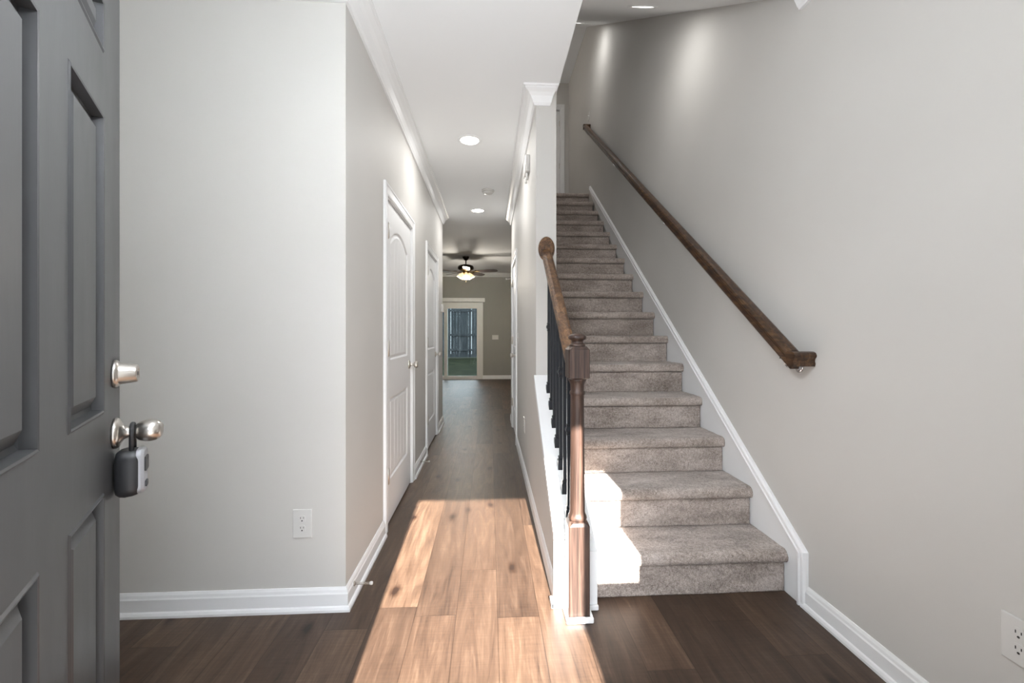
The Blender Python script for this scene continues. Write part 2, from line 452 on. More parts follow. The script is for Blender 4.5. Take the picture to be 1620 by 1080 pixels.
# ------------------------------------------------------------------ panelled door slabs
def slab_mb(w, h, t, panels, loops, grooves=0, thick_back=True):
    """slab in local coords: x 0..w, front face at y=0 looking to -y, z 0..h.
    panels: (x0,x1,z0,z1,rise); loops: [(inset, depth)], depth>0 goes into the slab"""
    mb = MB(); b = mb.bm
    def P(x, d, z): return b.verts.new((x, d, z))
    def quad(a, c, d_, e, sm=False):
        f = b.faces.new((a, c, d_, e)); f.smooth = sm
    def rect(x0, x1, z0, z1):
        if x1 - x0 > 1e-5 and z1 - z0 > 1e-5:
            quad(P(x0, 0, z0), P(x1, 0, z0), P(x1, 0, z1), P(x0, 0, z1))
    rows = sorted({(p[2], p[3] + p[4]) for p in panels})
    zc = 0.0
    for (z0, z1) in rows:
        rect(0, w, zc, z0)
        ps = sorted([p for p in panels if abs(p[2] - z0) < 1e-6])
        xc = 0.0
        for (x0, x1, a, c, rise) in ps:
            rect(xc, x0, z0, z1); xc = x1
            us = []
            if grooves:
                for g in range(grooves + 1):
                    u = g / grooves
                    if g in (0, grooves): us.append((u, 0))
                    else:
                        gw = 0.005 / (x1 - x0); us += [(u - gw, 0), (u, 1), (u + gw, 0)]
                us = sorted(set(us))
                if rise:
                    ext = []
                    for (ua, fa), (ub, fb) in zip(us, us[1:]):
                        ext.append((ua, fa))
                        if ub - ua > 0.08: ext += [(ua + (ub - ua) * q / 3, 0) for q in (1, 2)]
                    us = ext + [us[-1]]
            else:
                us = [(0, 0), (1, 0)]
            def arch(u): return c + rise * (1 - (2 * u - 1) ** 2) if rise else c
            prev = None
            for li, (ins, dep) in enumerate([(0, 0)] + loops):
                last = li == len(loops)
                bot, top = [], []
                for u, g in us:
                    x = x0 + ins + u * (x1 - x0 - 2 * ins)
                    dd = dep + (0.0035 if (g and last) else 0)
                    bot.append(P(x, dd, a + ins)); top.append(P(x, dd, arch(u) - ins))
                ring = bot + top[::-1]
                if prev:
                    n = len(ring)
                    for i in range(n): quad(prev[i], prev[(i + 1) % n], ring[(i + 1) % n], ring[i])
                else:
                    first_top = [v.co.copy() for v in top]
                prev = ring
            for i in range(len(us) - 1): quad(bot[i], bot[i + 1], top[i + 1], top[i])
            if rise:
                for i in range(len(us) - 1):
                    p, q = first_top[i], first_top[i + 1]
                    if z1 - min(p.z, q.z) > 1e-5:
                        vs = [P(p.x, 0, p.z), P(q.x, 0, q.z)]
                        if z1 - q.z > 1e-5: vs.append(P(q.x, 0, z1))
                        if z1 - p.z > 1e-5: vs.append(P(p.x, 0, z1))
                        if len(vs) > 2: b.faces.new(vs)
        rect(xc, w, z0, z1)
        zc = z1
    rect(0, w, zc, h)
    # sides and back
    c = [(0, 0), (w, 0), (w, h), (0, h)]
    for (xa, za), (xb, zb) in zip(c, c[1:] + c[:1]):
        quad(P(xa, 0, za), P(xb, 0, zb), P(xb, t, zb), P(xa, t, za))
    quad(P(0, t, 0), P(0, t, h), P(w, t, h), P(w, t, 0))
    bmesh.ops.remove_doubles(b, verts=b.verts, dist=1e-5)
    return mb

def xform(mb, mtx):
    bmesh.ops.transform(mb.bm, matrix=mtx, verts=mb.bm.verts); return mb

def knob_parts(root, o, ax, name='door_knob', s=1.0, mat_='nickel'):
    """round passage knob: rose, neck, ball; in coordinates local to root"""
    mb = MB()
    mb.lathe([(0.0325 * s, 0), (0.0325 * s, .004), (.029 * s, .009), (.016 * s, .013), (.0105 * s, .018), (.0100 * s, .034), (.015 * s, .038), (.0235 * s, .044), (.0272 * s, .053), (.0272 * s, .060), (.024 * s, .068), (.016 * s, .0735), (.004, .075)], o, ax, 32)
    return mb.obj(name, mat_, root, local=True)

# hall doors (face looks to +x for the left wall, to -x for the right wall)
def hall_door(name, y0, y1, xface, side, hinge_near, label):
    """side=+1: seen from larger x"""
    root = thing(name, label, 'door', (xface, y0, 0), 0, kind='structure')
    w = y1 - y0; h = 2.05
    def L(b_):  # local slab (x along width, -y outwards) -> root coordinates (y along hall, side*x outwards)
        return xform(b_, Matrix(((0, -side, 0, 0), (1, 0, 0, 0), (0, 0, 1, 0), (0, 0, 0, 1))))
    g = 0.004
    sw = w - 0.032 - 2 * g
    pan = [(.118, sw - .118, .255, .78, 0), (.118, sw - .118, 1.015, 1.80, .085)]
    sl = slab_mb(sw, 2.018, .035, pan, [(.004, .001), (.014, .009), (.024, .009), (.036, .004)], grooves=5)
    xform(sl, Matrix.Translation((0.016 + g, 0.006, 0.012)))
    o = L(sl).obj('door_slab', 'doorwhite', root, local=True)
    # jamb + casing
    jb = MB()
    jb.box(0, .016, 0, .118, 0, h); jb.box(w - .016, w, 0, .118, 0, h); jb.box(.016, w - .016, 0, .118, h - .016, h)
    jb.box(.016, .030, .046, .060, 0, h - .016); jb.box(w - .030, w - .016, .046, .060, 0, h - .016); jb.box(.03, w - .03, .046, .060, h - .03, h - .016)
    L(jb).obj('jamb', 'white', root, local=True)
    # casing profile: (distance from opening edge outward, thickness)
    cp = [(-.008, 0), (-.008, .010), (0, .013), (.006, .011), (.040, .014), (.046, .018), (.056, .018), (.060, .015), (CAS, .012), (CAS, 0)]
    cb = MB()
    rings = []
    for (x, z, sx, sz) in ((0, 0, -1, 0), (0, h, -1, 1), (w, h, 1, 1), (w, 0, 1, 0)):
        rings.append([(x + sx * d, -t_, z + sz * d) for d, t_ in cp])
    cb.loft(rings)
    L(cb).obj('casing', 'white', root, local=True)
    # hinges
    hx = .018 if hinge_near else w - .018
    for hz in (.33, 1.11, 1.83):
        hb = MB()
        hb.tube([(hx, -.010, hz - .045), (hx, -.010, hz + .045)], .0080, 12)
        hb.tube([(hx, -.010, hz - .051), (hx, -.010, hz + .051)], .0050, 10)
        d = 1 if hinge_near else -1
        hb.box(min(hx, hx + d * .026), max(hx, hx + d * .026), -.0020, .0058, hz - .044, hz + .044)
        L(hb).obj('hinge', 'nickel', root, local=True)
    kx = w - .085 if hinge_near else .085
    knob_parts(root, (side * -.006, kx, .955), (side, 0, 0))
    return root
hall_door('door_1', 2.60, 3.45, XL, 1, True, 'nearer white arched panel door in the left hallway wall')
hall_door('door_2', 4.25, 5.05, XL, 1, True, 'farther white arched panel door in the left hallway wall')
d3 = hall_door('door_3', 4.585, 5.385, XK, -1, False, 'white door seen edge-on in the right hallway wall')
hb = MB()   # hinge pin stop with a white tip
hb.tube([(-.004, .782, 1.89), (-.060, .775, 1.885), (-.075, .773, 1.885)], .004, 8); hb.lathe([(.003, 0), (.010, .003), (.010, .013), (.006, .017)], (-.075, .773, 1.885), (-1, 0, 0), 12)
hb.obj('hinge_stop', 'plastic', d3, local=True)

# upstairs door at the end wall
root = thing('door_4', 'white door with casing at the top of the stairs', 'door', (DX0, YEND, ZL), 0, kind='structure')
w = DX1 - DX0
sl = slab_mb(w - .04, 1.96, .035, [(.11, .33, .2, .85, 0), (w - .37, w - .15, .2, .85, 0), (.11, .33, 1.0, 1.80, 0), (w - .37, w - .15, 1.0, 1.80, 0)], [(.004, .001), (.014, .010), (.024, .010), (.036, .004)])
xform(sl, Matrix.Translation((.02, .05, .01))).obj('door_slab', 'doorwhite', root, local=True)
jb = MB(); jb.box(0, .018, 0, .12, 0, 2.0); jb.box(w - .018, w, 0, .12, 0, 2.0); jb.box(.018, w - .018, 0, .12, 1.982, 2.0)
jb.obj('jamb', 'white', root, local=True)
cb = MB()
cp = [(-.006, 0), (-.006, .010), (.006, .013), (.044, .016), (.058, .016), (CAS, .012), (CAS, 0)]
cb.loft([[(x + sx * d, -t_, z + sz * d) for d, t_ in cp] for (x, z, sx, sz) in ((0, 0, -1, 0), (0, 2.0, -1, 1), (w, 2.0, 1, 1), (w, 0, 1, 0))])
cb.obj('casing', 'white', root, local=True)
for hz in (.3, 1.0, 1.75):
    hb = MB(); hb.tube([(w - .022, .044, hz - .045), (w - .022, .044, hz + .045)], .007, 10); hb.obj('hinge', 'nickel', root, local=True)

# ------------------------------------------------------------------ open front door
# local frame: x from the free edge back towards the hinge, -y = outward from the exterior face, z up
FD = Vector((-0.932, 1.118, 0.012))
ed = Vector((0.5, -0.866, 0))           # along local +x (towards hinge)
nd = Vector((0.866, 0.5, 0))            # exterior face normal = local -y
ang = math.atan2(ed.y, ed.x)
fd = thing('front_door', 'open charcoal six-panel front door at the left edge', 'door', FD, ang, kind='thing')
# local -y must equal nd:  rotate (0,-1) by ang
chk = Vector((math.sin(ang), -math.cos(ang), 0))
flip = 1 if chk.dot(nd) > 0 else -1
FW = 0.914
def fdl(b_):
    if flip < 0:
        return xform(b_, Matrix.Scale(-1, 4, (0, 1, 0)))
    return b_
cols = ((.156, .390), (FW - .390, FW - .156))
pan = [(x0, x1, z0, z1, 0) for x0, x1 in cols for z0, z1 in ((.19, .84), (1.015, 1.675), (1.812, 1.925))]
sl = slab_mb(FW, 2.03, .044, pan, [(.004, -.003), (.008, -.002), (.010, .017), (.020, .018), (.044, .003)])
fdl(sl).obj('door_slab', 'charcoal', fd, local=True)
def fp(x, out, z): return (x, -out * flip, z)
FN = (0, -flip, 0)
# deadbolt
mb = MB()
mb.lathe([(.033, 0), (.0335, .004), (.031, .008), (.0275, .010), (.0265, .012), (.0215, .041), (.0195, .044), (.013, .0445), (.0125, .042), (.004, .042)], fp(.058, 0, 1.095), FN, 36)
db = mb.obj('deadbolt', 'nickel', fd, local=True)
mb = MB(); kx, kz = .058, 1.095
mb.box(kx - .0012, kx + .0012, -flip * .0432 - .0008, -flip * .0432 + .0008, kz - .005, kz + .005)
mb.obj('keyhole', 'slot', db, local=True)
# knob
KZ = .952
mb = MB()
mb.lathe([(.0365, 0), (.0370, .004), (.0345, .009), (.026, .013), (.017, .018), (.0130, .026), (.0125, .034), (.016, .040), (.0225, .047), (.0268, .058), (.0275, .068), (.0255, .079), (.0200, .087), (.012, .0915), (.0105, .0905), (.002, .0905)], fp(.058, 0, KZ), FN, 40)
mb.obj('door_knob', 'nickel', fd, local=True)
# weather sweep along the bottom edge
mb = MB(); mb.box(.004, FW - .004, .006, .038, -.010, .004); fdl(mb).obj('door_sweep', 'rubber', fd, local=True)

# key lockbox hanging on the knob: its own thing, same frame as the door
lb = thing('lockbox', 'black rubber key lockbox hanging from the front door knob', 'lockbox', FD, ang)
LX, LO, LT = .058, .034, KZ - .040      # along door, out from face, top of the body
mb = MB()                                # shackle: U over the knob neck
r = .0165
pts = [fp(LX - r, LO, LT - .012)] + [fp(LX - r * math.cos(a), LO, KZ + .003 + r * math.sin(a)) for a in [PI * i / 12 for i in range(13)]] + [fp(LX + r, LO, LT - .012)]
mb.tube(pts, .0048, 12)
mb.obj('shackle', 'rubber', lb, local=True)
def rrect(cx, cz, hx, hz, r, out, n=6):
    p = []
    for (sx, sz, a0) in ((1, 1, 0), (-1, 1, 90), (-1, -1, 180), (1, -1, 270)):
        for i in range(n + 1):
            a = math.radians(a0 + 90 * i / n)
            p.append(fp(cx + sx * (hx - r) + r * math.cos(a), out, cz + sz * (hz - r) + r * math.sin(a)))
    return p
H_ = .0575; CZ_ = LT - H_
mb = MB()
mb.loft([rrect(LX, CZ_, .020, H_ - .016, .018, LO - .031), rrect(LX, CZ_, .029, H_ - .007, .022, LO - .0285), rrect(LX, CZ_, .034, H_ - .002, .024, LO - .022), rrect(LX, CZ_, .0365, H_, .025, LO - .012),
         rrect(LX, CZ_, .0365, H_ - .001, .025, LO + .002), rrect(LX, CZ_, .0345, H_ - .003, .024, LO + .010), rrect(LX, CZ_, .031, H_ - .006, .022, LO + .0145), rrect(LX, CZ_, .028, H_ - .009, .020, LO + .015)], smooth=True)
mb.obj('rubber_cover', 'rubber', lb, local=True)
mb = MB()
mb.loft([rrect(LX, CZ_ + .002, .031, H_ - .004, .017, LO + .010), rrect(LX, CZ_ + .002, .031, H_ - .004, .017, LO + .019), rrect(LX, CZ_ + .002, .027, H_ - .008, .015, LO + .0245)])
fpn = mb.obj('face_plate', 'greyplastic', lb, local=True)
mb = MB()
mb.loft([rrect(LX, CZ_ + .018, .020, .017, .005, LO + .022), rrect(LX, CZ_ + .018, .020, .017, .005, LO + .0275)])
mb.obj('keypad', 'rubber', fpn, local=True)
mb = MB()
mb.loft([rrect(LX, CZ_ - .032, .012, .007, .004, LO + .022), rrect(LX, CZ_ - .032, .012, .007, .004, LO + .0275)])
mb.obj('release_tab', 'rubber', fpn, local=True)

# ------------------------------------------------------------------ staircase
st = thing('staircase', 'carpeted taupe staircase with white skirt boards climbing beside the right wall', 'stairs', ((XK2 + XR) / 2, Y1, 0))
XS0, XS1 = 0.470, XR - 0.014
def jit(p, k): return 0.0016 * noise.noise(Vector((p[0] * 40, p[1] * 40 + k * 3.1, p[2] * 40))) * 2
def carpet_strip(prof, x0, x1, k, name, n=70):
    """prof: list of (y,z) front outline; closes with a thin back so the piece has depth"""
    mb = MB(); bm_ = mb.bm
    cols_ = []
    for i in range(n + 1):
        x = x0 + (x1 - x0) * i / n
        c = []
        for (y, z) in prof:
            wob = 0.0022 * noise.noise(Vector((x * 3.5, k * 7.7, z * 6)))
            fz = jit((x, y, z), k)
            c.append(bm_.verts.new((x, y - fz + wob, z + fz * .8 + wob * .6)))
        cols_.append(c)
    for a, c in zip(cols_, cols_[1:]):
        for j in range(len(prof) - 1):
            f = bm_.faces.new((a[j], c[j], c[j + 1], a[j + 1])); f.smooth = True
    for c in (cols_[0], cols_[-1]):
        bm_.faces.new(c)
    fcs = [cols_[i][0] for i in range(n + 1)] ; lst = [cols_[i][-1] for i in range(n + 1)]
    for i in range(n): bm_.faces.new((fcs[i], fcs[i + 1], lst[i + 1], lst[i]))
    return mb.obj(name, 'carpet', st)
for k in range(1, 17):
    yn = Y1 + (k - 1) * T_; z0 = (k - 1) * R_; z1 = k * R_
    yr = yn + 0.022
    x0 = XS0 if k <= 4 else XK2 + .001
    zc = z1 - 0.058
    zl = z0 if k == 1 else z0 - .008
    pr = [(yr + .03, zl), (yr + .0005, zl), (yr, z0 + .006)] + [(yr, z0 + .010 + (zc - z0 - .014) * i / 7) for i in range(1, 8)] + [(yr + .006, zc), (yr + .03, zc)]
    carpet_strip(pr, x0 if k > 1 else x0 + .006, XS1 - .004, k, 'riser')
    yb = yr + T_ + 0.002
    pt = [(yr + .028, zc + .002), (yr + .008, zc + .001), (yn + .008, zc + .004), (yn + .001, zc + .014), (yn - .001, z1 - .030), (yn + .003, z1 - .014), (yn + .013, z1 - .004), (yn + .028, z1)]
    pt += [(yn + .028 + (yb - yn - .028) * i / 8, z1) for i in range(1, 9)] + [(yb, z1 - .02), (yr + .03, z1 - .03)]
    carpet_strip(pt, x0 - .004 if k <= 4 else x0, XS1 + .003, k + 40, 'tread')
# right skirt board: flat board + cap moulding, vertical end, meets the baseboard
def skirt_outline(off, y_a, y_b, za):
    pass
def nosez(y): return R_ + SL * (y - Y1)
y0s, y1s = 1.795, 5.76
mb = MB()
top = lambda y, o: nosez(y) + o
O = 0.118
pts = [(XR, y0s, 0.0), (XR, y0s, top(y0s, O)), (XR, y1s, top(y1s, O)), (XR, y1s, ZL), (XR, y1s - .3, ZL - .3), (XR, 2.1, 0.0)]
mb.prism(pts, (-0.014, 0, 0))
mb.obj('skirt_board', 'white', st)
mb = MB()   # moulding: vertical leg at the foot then along the rake
cpf = [(0, -.004), (.024, -.004), (.027, .002), (.027, .010), (.021, .013), (.020, .018), (.023, .024), (.021, .030), (.012, .036), (0, .037)]   # (out, up from edge)
def rake(x, sgn, ya, yb, o):
    mit = math.tan(math.atan(SL) / 2 + 0)   # mitre at the foot
    r0, r1, r2 = [], [], []
    nrm = 1 / math.sqrt(1 + SL * SL)
    for out_, up in cpf:
        r0.append((x + sgn * out_, ya - .002 + (-up + .030) * 1.0 - .010, 0.0))
        yk = ya - up + .018
        r1.append((x + sgn * out_, yk, nosez(yk) + o + (up - .030) / nrm))
        r2.append((x + sgn * out_, yb, nosez(yb) + o + (up - .030) / nrm))
    r0 = [(p[0], q[1], 0.0) for p, q in zip(r0, r1)]
    return [r0, r1, r2]
mb.loft(rake(XR, -1, y0s, y1s, O))
mb.obj('skirt_cap', 'white', st)
# left (inner) skirt board, between the knee wall and the carpet, steps 1..4, then along the wall
mb = MB()
pts = [(XS0, 1.825, 0.0), (XS0, 1.825, top(1.825, .118) - .02), (XS0, 3.0, top(3.0, .118) - .02), (XS0, 3.0, nosez(3.0) - .35), (XS0, 2.15, 0)]
mb.prism(pts, (XK2 + .001 - XS0, 0, 0))
mb.obj('skirt_board', 'white', st)
mb = MB(); mb.box(XK2 + .002, XS0 + .003, 1.812, 1.826, 0, .022, .003); mb.obj('shoe_moulding', 'white', st)
# knee wall under the balusters: grey drywall body, white sloping cap and white end board
capz = lambda y: 0.937 + SL * (y - YKE)
mb = MB()
mb.prism([(XK, 1.865, 0), (XK, 1.865, capz(1.865) - .02), (XK, YKE, capz(YKE) - .02), (XK, YKE, 0)], (XK2 - XK, 0, 0))
struct(mb.obj('wall_knee', 'wall'), 'low grey wall under the balusters beside the hallway floor', 'wall')
mb = MB()
mb.prism([(XK - .013, 1.848, capz(1.848) - .022), (XK - .013, 1.848, capz(1.848)), (XK - .013, YKE + .0, capz(YKE)), (XK - .013, YKE + .0, capz(YKE) - .022)], (XK2 + .030 - XK + .013, 0, 0))
# small apron strip under the cap on the hallway side
mb.prism([(XK - .010, 1.850, capz(1.850) - .075), (XK - .010, 1.850, capz(1.850) - .02), (XK - .010, YKE, capz(YKE) - .02), (XK - .010, YKE, capz(YKE) - .075)], (.010, 0, 0))
mb.obj('rail_cap', 'white', st)
mb = MB(); mb.box(XK - .013, XK2 + .004, 1.848, 1.864, 0, capz(1.85) - .02); mb.obj('end_board', 'white', st)
mb = MB(); mb.box(XK - .026, XK2 + .0, 1.834, 1.850, 0, .026, .004, 2); mb.box(XK - .026, XK - .013, 1.834, 1.89, 0, .026, .004, 2); mb.obj('shoe_moulding', 'white', st)

# ------------------------------------------------------------------ stair railing: newel, balusters, handrail
NX, NY = 0.374, 1.790
rl = thing('stair_railing', 'open stair railing with stained oak newel and black iron balusters', 'railing', (NX, NY, 0))
def sq(hw, z, ch=0.0):
    c = ch or 0.004
    p = []
    for sx, sy in ((1, 1), (-1, 1), (-1, -1), (1, -1)):
        a = (NX + sx * hw, NY + sy * (hw - c), z); d = (NX + sx * (hw - c), NY + sy * hw, z)
        p += [a, d] if sx * sy > 0 else [d, a]
    return p
mb = MB()
mb.loft([sq(.0445, 0), sq(.0445, .395), sq(.040, .408, .012), sq(.034, .412, .012)])
mb.lathe([(.030, .408), (.0385, .412), (.0405, .420), (.0385, .429), (.0345, .436), (.0325, .446), (.0318, .50), (.0300, .70), (.0285, .92), (.0282, .940), (.0315, .944), (.0325, .950), (.0315, .956), (.0285, .960), (.0300, .985), (.0345, .998), (.0385, 1.004), (.0385, 1.009), (.030, 1.012)], (NX, NY, 0), n=32)
mb.loft([sq(.032, 1.008, .012), sq(.0445, 1.016), sq(.0445, 1.134), sq(.036, 1.148, .012)])
mb.lathe([(.030, 1.144), (.034, 1.149), (.034, 1.154), (.026, 1.160), (.0235, 1.168), (.027, 1.174), (.036, 1.178), (.0385, 1.185), (.0365, 1.192), (.029, 1.198), (.016, 1.203), (.002, 1.205)], (NX, NY, 0), n=32)
nw = mb.obj('newel_post', 'oak_z', rl)
mb = MB()
e = .0445
mb.box(NX - e - .012, NX + e + .014, NY - e - .014, NY - e, 0, .024, .005, 2); mb.box(NX - e - .012, NX - e, NY - e, NY + e, 0, .024, .005, 2); mb.box(NX + e, NX + e + .014, NY - e, NY + e - .01, 0, .024, .005, 2)
mb.obj('base_moulding', 'white', nw)
# handrail
RX = 0.361
def railz(y): return 1.728 - .020 + SL * (y - YKE)     # centre line
def rail_ring(x, y, z, k=1.0):
    pr = [(-.022, -.034), (.022, -.034), (.024, -.022), (.019, -.010), (.021, 0), (.029, .010), (.030, .018), (.024, .028), (.012, .033), (-.012, .033), (-.024, .028), (-.030, .018), (-.029, .010), (-.021, 0), (-.019, -.010), (-.024, -.022)]
    return [(x + a * k, y, z + c * k / math.cos(math.atan(SL))) for a, c in pr]
mb = MB()
ys_ = [NY + .040 + (YKE - .018 - NY - .040) * i / 10 for i in range(11)]
mb.loft([rail_ring(RX, y, railz(y)) for y in ys_], smooth=False)
hr = mb.obj('handrail', 'oak_y', rl)
mb = MB()   # oval rosette on the wall end
def oval(sx, y): return [(RX + .052 * sx * math.cos(2 * PI * i / 40), y, 1.738 + .077 * sx * math.sin(2 * PI * i / 40)) for i in range(40)]
mb.loft([oval(1.0, YKE), oval(1.0, YKE - .010), oval(.94, YKE - .016), oval(.80, YKE - .019)])
mb.obj('rosette', 'oak_y', hr)
# balusters
ysb = [2.565 - .1085 * i for i in range(7)]
for i, y in enumerate(ysb):
    zb = capz(y); zt = railz(y) - .030
    mb = MB(); h = .0078
    mb.box(RX - h, RX + h, y - h, y + h, zb + .01, zt, .001)
    bo = mb.obj('baluster', 'iron', rl)
    mb = MB()   # shoe
    s0 = [[(RX + a * q, y + c * q, zz + (SL * c * q if tilt else 0)) for a, c in ((-1, -1), (1, -1), (1, 1), (-1, 1))] for q, zz, tilt in
          ((.0160, zb, 1), (.0160, zb + .012, 1), (.0160, zb + .034, 0), (.0130, zb + .039, 0), (.0095, zb + .041, 0))]
    mb.loft(s0)
    s1 = [[(RX + a * q, y + c * q, zz) for a, c in ((-1, -1), (1, -1), (1, 1), (-1, 1))] for q, zz in ((.0095, zb + .040), (.0125, zb + .045), (.0125, zb + .052), (.008, zb + .057))]
    mb.loft(s1)
    mb.obj('shoe', 'iron', bo)
    if i in (0, 4, 6):
        for zk in [zb + {0: .39, 4: .48, 6: .40}[i]]:
            mb = MB()
            mb.loft([[(RX + a * q, y + c * q, zk + dz) for a, c in ((-1, -1), (1, -1), (1, 1), (-1, 1))] for q, dz in
                     ((.007, -.026), (.0105, -.024), (.0105, -.018), (.0085, -.016), (.0150, -.004), (.0150, .004), (.0085, .016), (.0105, .018), (.0105, .024), (.007, .026))])
            mb.obj('knuckle', 'iron', bo)

# ------------------------------------------------------------------ wall handrail on the right
WRX = 1.322
wr = thing('wall_handrail', 'dark oak handrail mounted on the right wall above the stairs', 'handrail', (WRX, 1.75, 1.09))
wy0, wy1 = 1.770, 5.78
def wz(y): return 1.090 + .736 * (y - 1.770)
def wring(x, y, z, cs=1.0, ax='y'):
    pr = [(-.020, -.033), (.020, -.033), (.023, -.022), (.019, -.010), (.022, 0), (.029, .008), (.030, .016), (.024, .026), (.012, .031), (-.012, .031), (-.024, .026), (-.030, .016), (-.029, .008), (-.022, 0), (-.019, -.010), (-.023, -.022)]
    if ax == 'y': return [(x + a, y, z + c / cs) for a, c in pr]
    return [(x, y + a, z + c) for a, c in pr]
mb = MB()
cs = math.cos(math.atan(.736))
n = 14
mb.loft([wring(WRX, wy0 + (wy1 - wy0) * i / n, wz(wy0 + (wy1 - wy0) * i / n), cs) for i in range(n + 1)])
rail_o = mb.obj('rail', 'oak_dark', wr)
mb = MB()
mb.loft([wring(WRX - .030, wy0 - .012, wz(wy0) + .004, ax='x'), wring(XR - .001, wy0 - .012, wz(wy0) + .004, ax='x')])
mb.obj('return', 'oak_dark', rail_o)
mb = MB()
mb.loft([wring(WRX - .030, wy1 + .012, wz(wy1) + .012, ax='x'), wring(XR - .001, wy1 + .012, wz(wy1) + .012, ax='x')])
mb.obj('return', 'oak_dark', rail_o)
for yb_ in (1.83, 3.15, 4.47, 5.70):
    mb = MB()
    z_ = wz(yb_) - .045
    mb.tube([(WRX, yb_, z_ + .004), (WRX, yb_, z_ - .020), (WRX + .012, yb_, z_ - .034), (WRX + .035, yb_, z_ - .040), (XR - .002, yb_, z_ - .040)], .0052, 10)
    mb.lathe([(.024, 0), (.024, .003), (.018, .006), (.008, .008)], (XR, yb_, z_ - .040), (-1, 0, 0), 20)
    mb.box(WRX - .010, WRX + .010, yb_ - .02, yb_ + .02, z_, z_ + .006)
    mb.obj('bracket', 'chrome', wr)

# ------------------------------------------------------------------ small fittings
def outlet(label, loc, rotz, group=None):
    """plate centred on loc, facing local -y"""
    o = thing('power_outlet', label, 'outlet', loc, rotz, group)
    mb = MB(); mb.box(-.041, .041, -.006, 0, -.062, .062, .003, 2); mb.obj('wall_plate', 'plastic', o, local=True)
    for zc_ in (-.021, .021):
        mb = MB()
        pts = []
        for i in range(24):
            a = 2 * PI * i / 24
            pts.append((max(-.0135, min(.0135, .0175 * math.cos(a))), -.0058, zc_ + .0165 * math.sin(a)))
        mb.prism(pts, (0, -.0022, 0))
        rc = mb.obj('receptacle', 'plastic', o, local=True)
        mb = MB()
        mb.box(-.0072, -.0052, -.0088, -.0078, zc_ + .001, zc_ + .009); mb.box(.0052, .0072, -.0088, -.0078, zc_ + .002, zc_ + .009)
        mb.lathe([(.003, 0), (.003, .001)], (0, -.0078, zc_ - .007), (0, -1, 0), 12)
        mb.obj('slots', 'slot', rc, local=True)
    return o
outlet('white duplex outlet low on the foyer wall beside the open front door', (-.811, YF, .378), 0)
outlet('white duplex outlet at the right edge of the picture on the stair wall', (XR, 1.036, .395), -PI / 2)
outlet('small white outlet low on the right hallway wall behind the stair railing', (XK, 3.556, .430), -PI / 2)

def switch(label, loc, rotz, gangs=1):
    o = thing('light_switch', label, 'switch', loc, rotz)
    hw = .035 + .023 * (gangs - 1)
    mb = MB(); mb.box(-hw, hw, -.006, 0, -.058, .058, .003, 2); mb.obj('wall_plate', 'plastic', o, local=True)
    for g in range(gangs):
        x = (g - (gangs - 1) / 2) * .046
        mb = MB(); mb.box(x - .005, x + .005, -.016, -.004, -.003, .014, .002); mb.obj('toggle', 'plastic', o, local=True)
    return o
switch('white light switch on the right hallway wall before the edge-on door', (XK, 4.35, 1.146), -PI / 2)
switch('white triple light switch on the far living room wall beside the patio door', (.148, YB, 1.085), 0, 3)
switch('white light switch at the top end of the dark wall handrail', (XR, 5.86, 4.235), -PI / 2)

def stop(label, loc, d):
    """spring door stop sticking out of a baseboard along +x"""
    o = thing('door_stop', label, 'door stop', loc)
    x, y, z = loc
    mb = MB(); mb.lathe([(.011, 0), (.011, .003), (.006, .008)], (x, y, z), (1, 0, 0), 14); mb.obj('base', 'nickel', o)
    mb = MB()
    pts = [(x + .006 + .066 * i / 150, y + .0048 * math.cos(i * .62), z + .0048 * math.sin(i * .62)) for i in range(151)]
    mb.tube(pts, .0013, 5); mb.obj('spring', 'nickel', o)
    mb = MB(); mb.lathe([(.004, 0), (.0075, .002), (.008, .010), (.006, .014), (.001, .015)], (x + .070, y, z), (1, 0, 0), 14); mb.obj('tip', 'plastic', o)
    return o
stop('nearer spring door stop on the left baseboard at the foyer corner', (XL + .013, 1.955, .068), 1)
stop('farther spring door stop on the baseboard between the two hallway doors', (XL + .013, 3.80, .060), 1)

# chime box on the right hallway wall, thermostat at the hall end, smoke detector
o = thing('chime_box', 'white door chime box high on the right hallway wall', 'chime', (XK, 3.18, 2.40))
mb = MB(); mb.box(XK - .034, XK, 3.09, 3.27, 2.395, 2.515, .006, 2); mb.obj('cover', 'plastic', o)
for yy in (3.14, 3.22):
    mb = MB(); mb.tube([(XK - .017, yy, 2.345), (XK - .017, yy, 2.40)], .009, 12); mb.obj('tone_tube', 'plastic', o)
mb = MB(); mb.box(XL, XL + .028, 5.50, 5.62, 1.475, 1.575, .005, 2)
tag(mb.obj('thermostat', 'plastic', None, (XL, 5.56, 1.525)), 'white thermostat at the far end of the left hallway wall', 'thermostat')
o = thing('smoke_detector', 'round white smoke detector between the two hallway ceiling lights', 'smoke detector', (-.018, 4.585, CZ))
mb = MB(); mb.lathe([(.068, 0), (.068, .012), (.062, .016)], (-.018, 4.585, CZ), (0, 0, -1), 32); mb.obj('base', 'plastic', o)
mb = MB(); mb.lathe([(.056, .014), (.056, .026), (.048, .036), (.020, .040), (.002, .040)], (-.018, 4.585, CZ), (0, 0, -1), 32); mb.obj('cover', 'plastic', o)

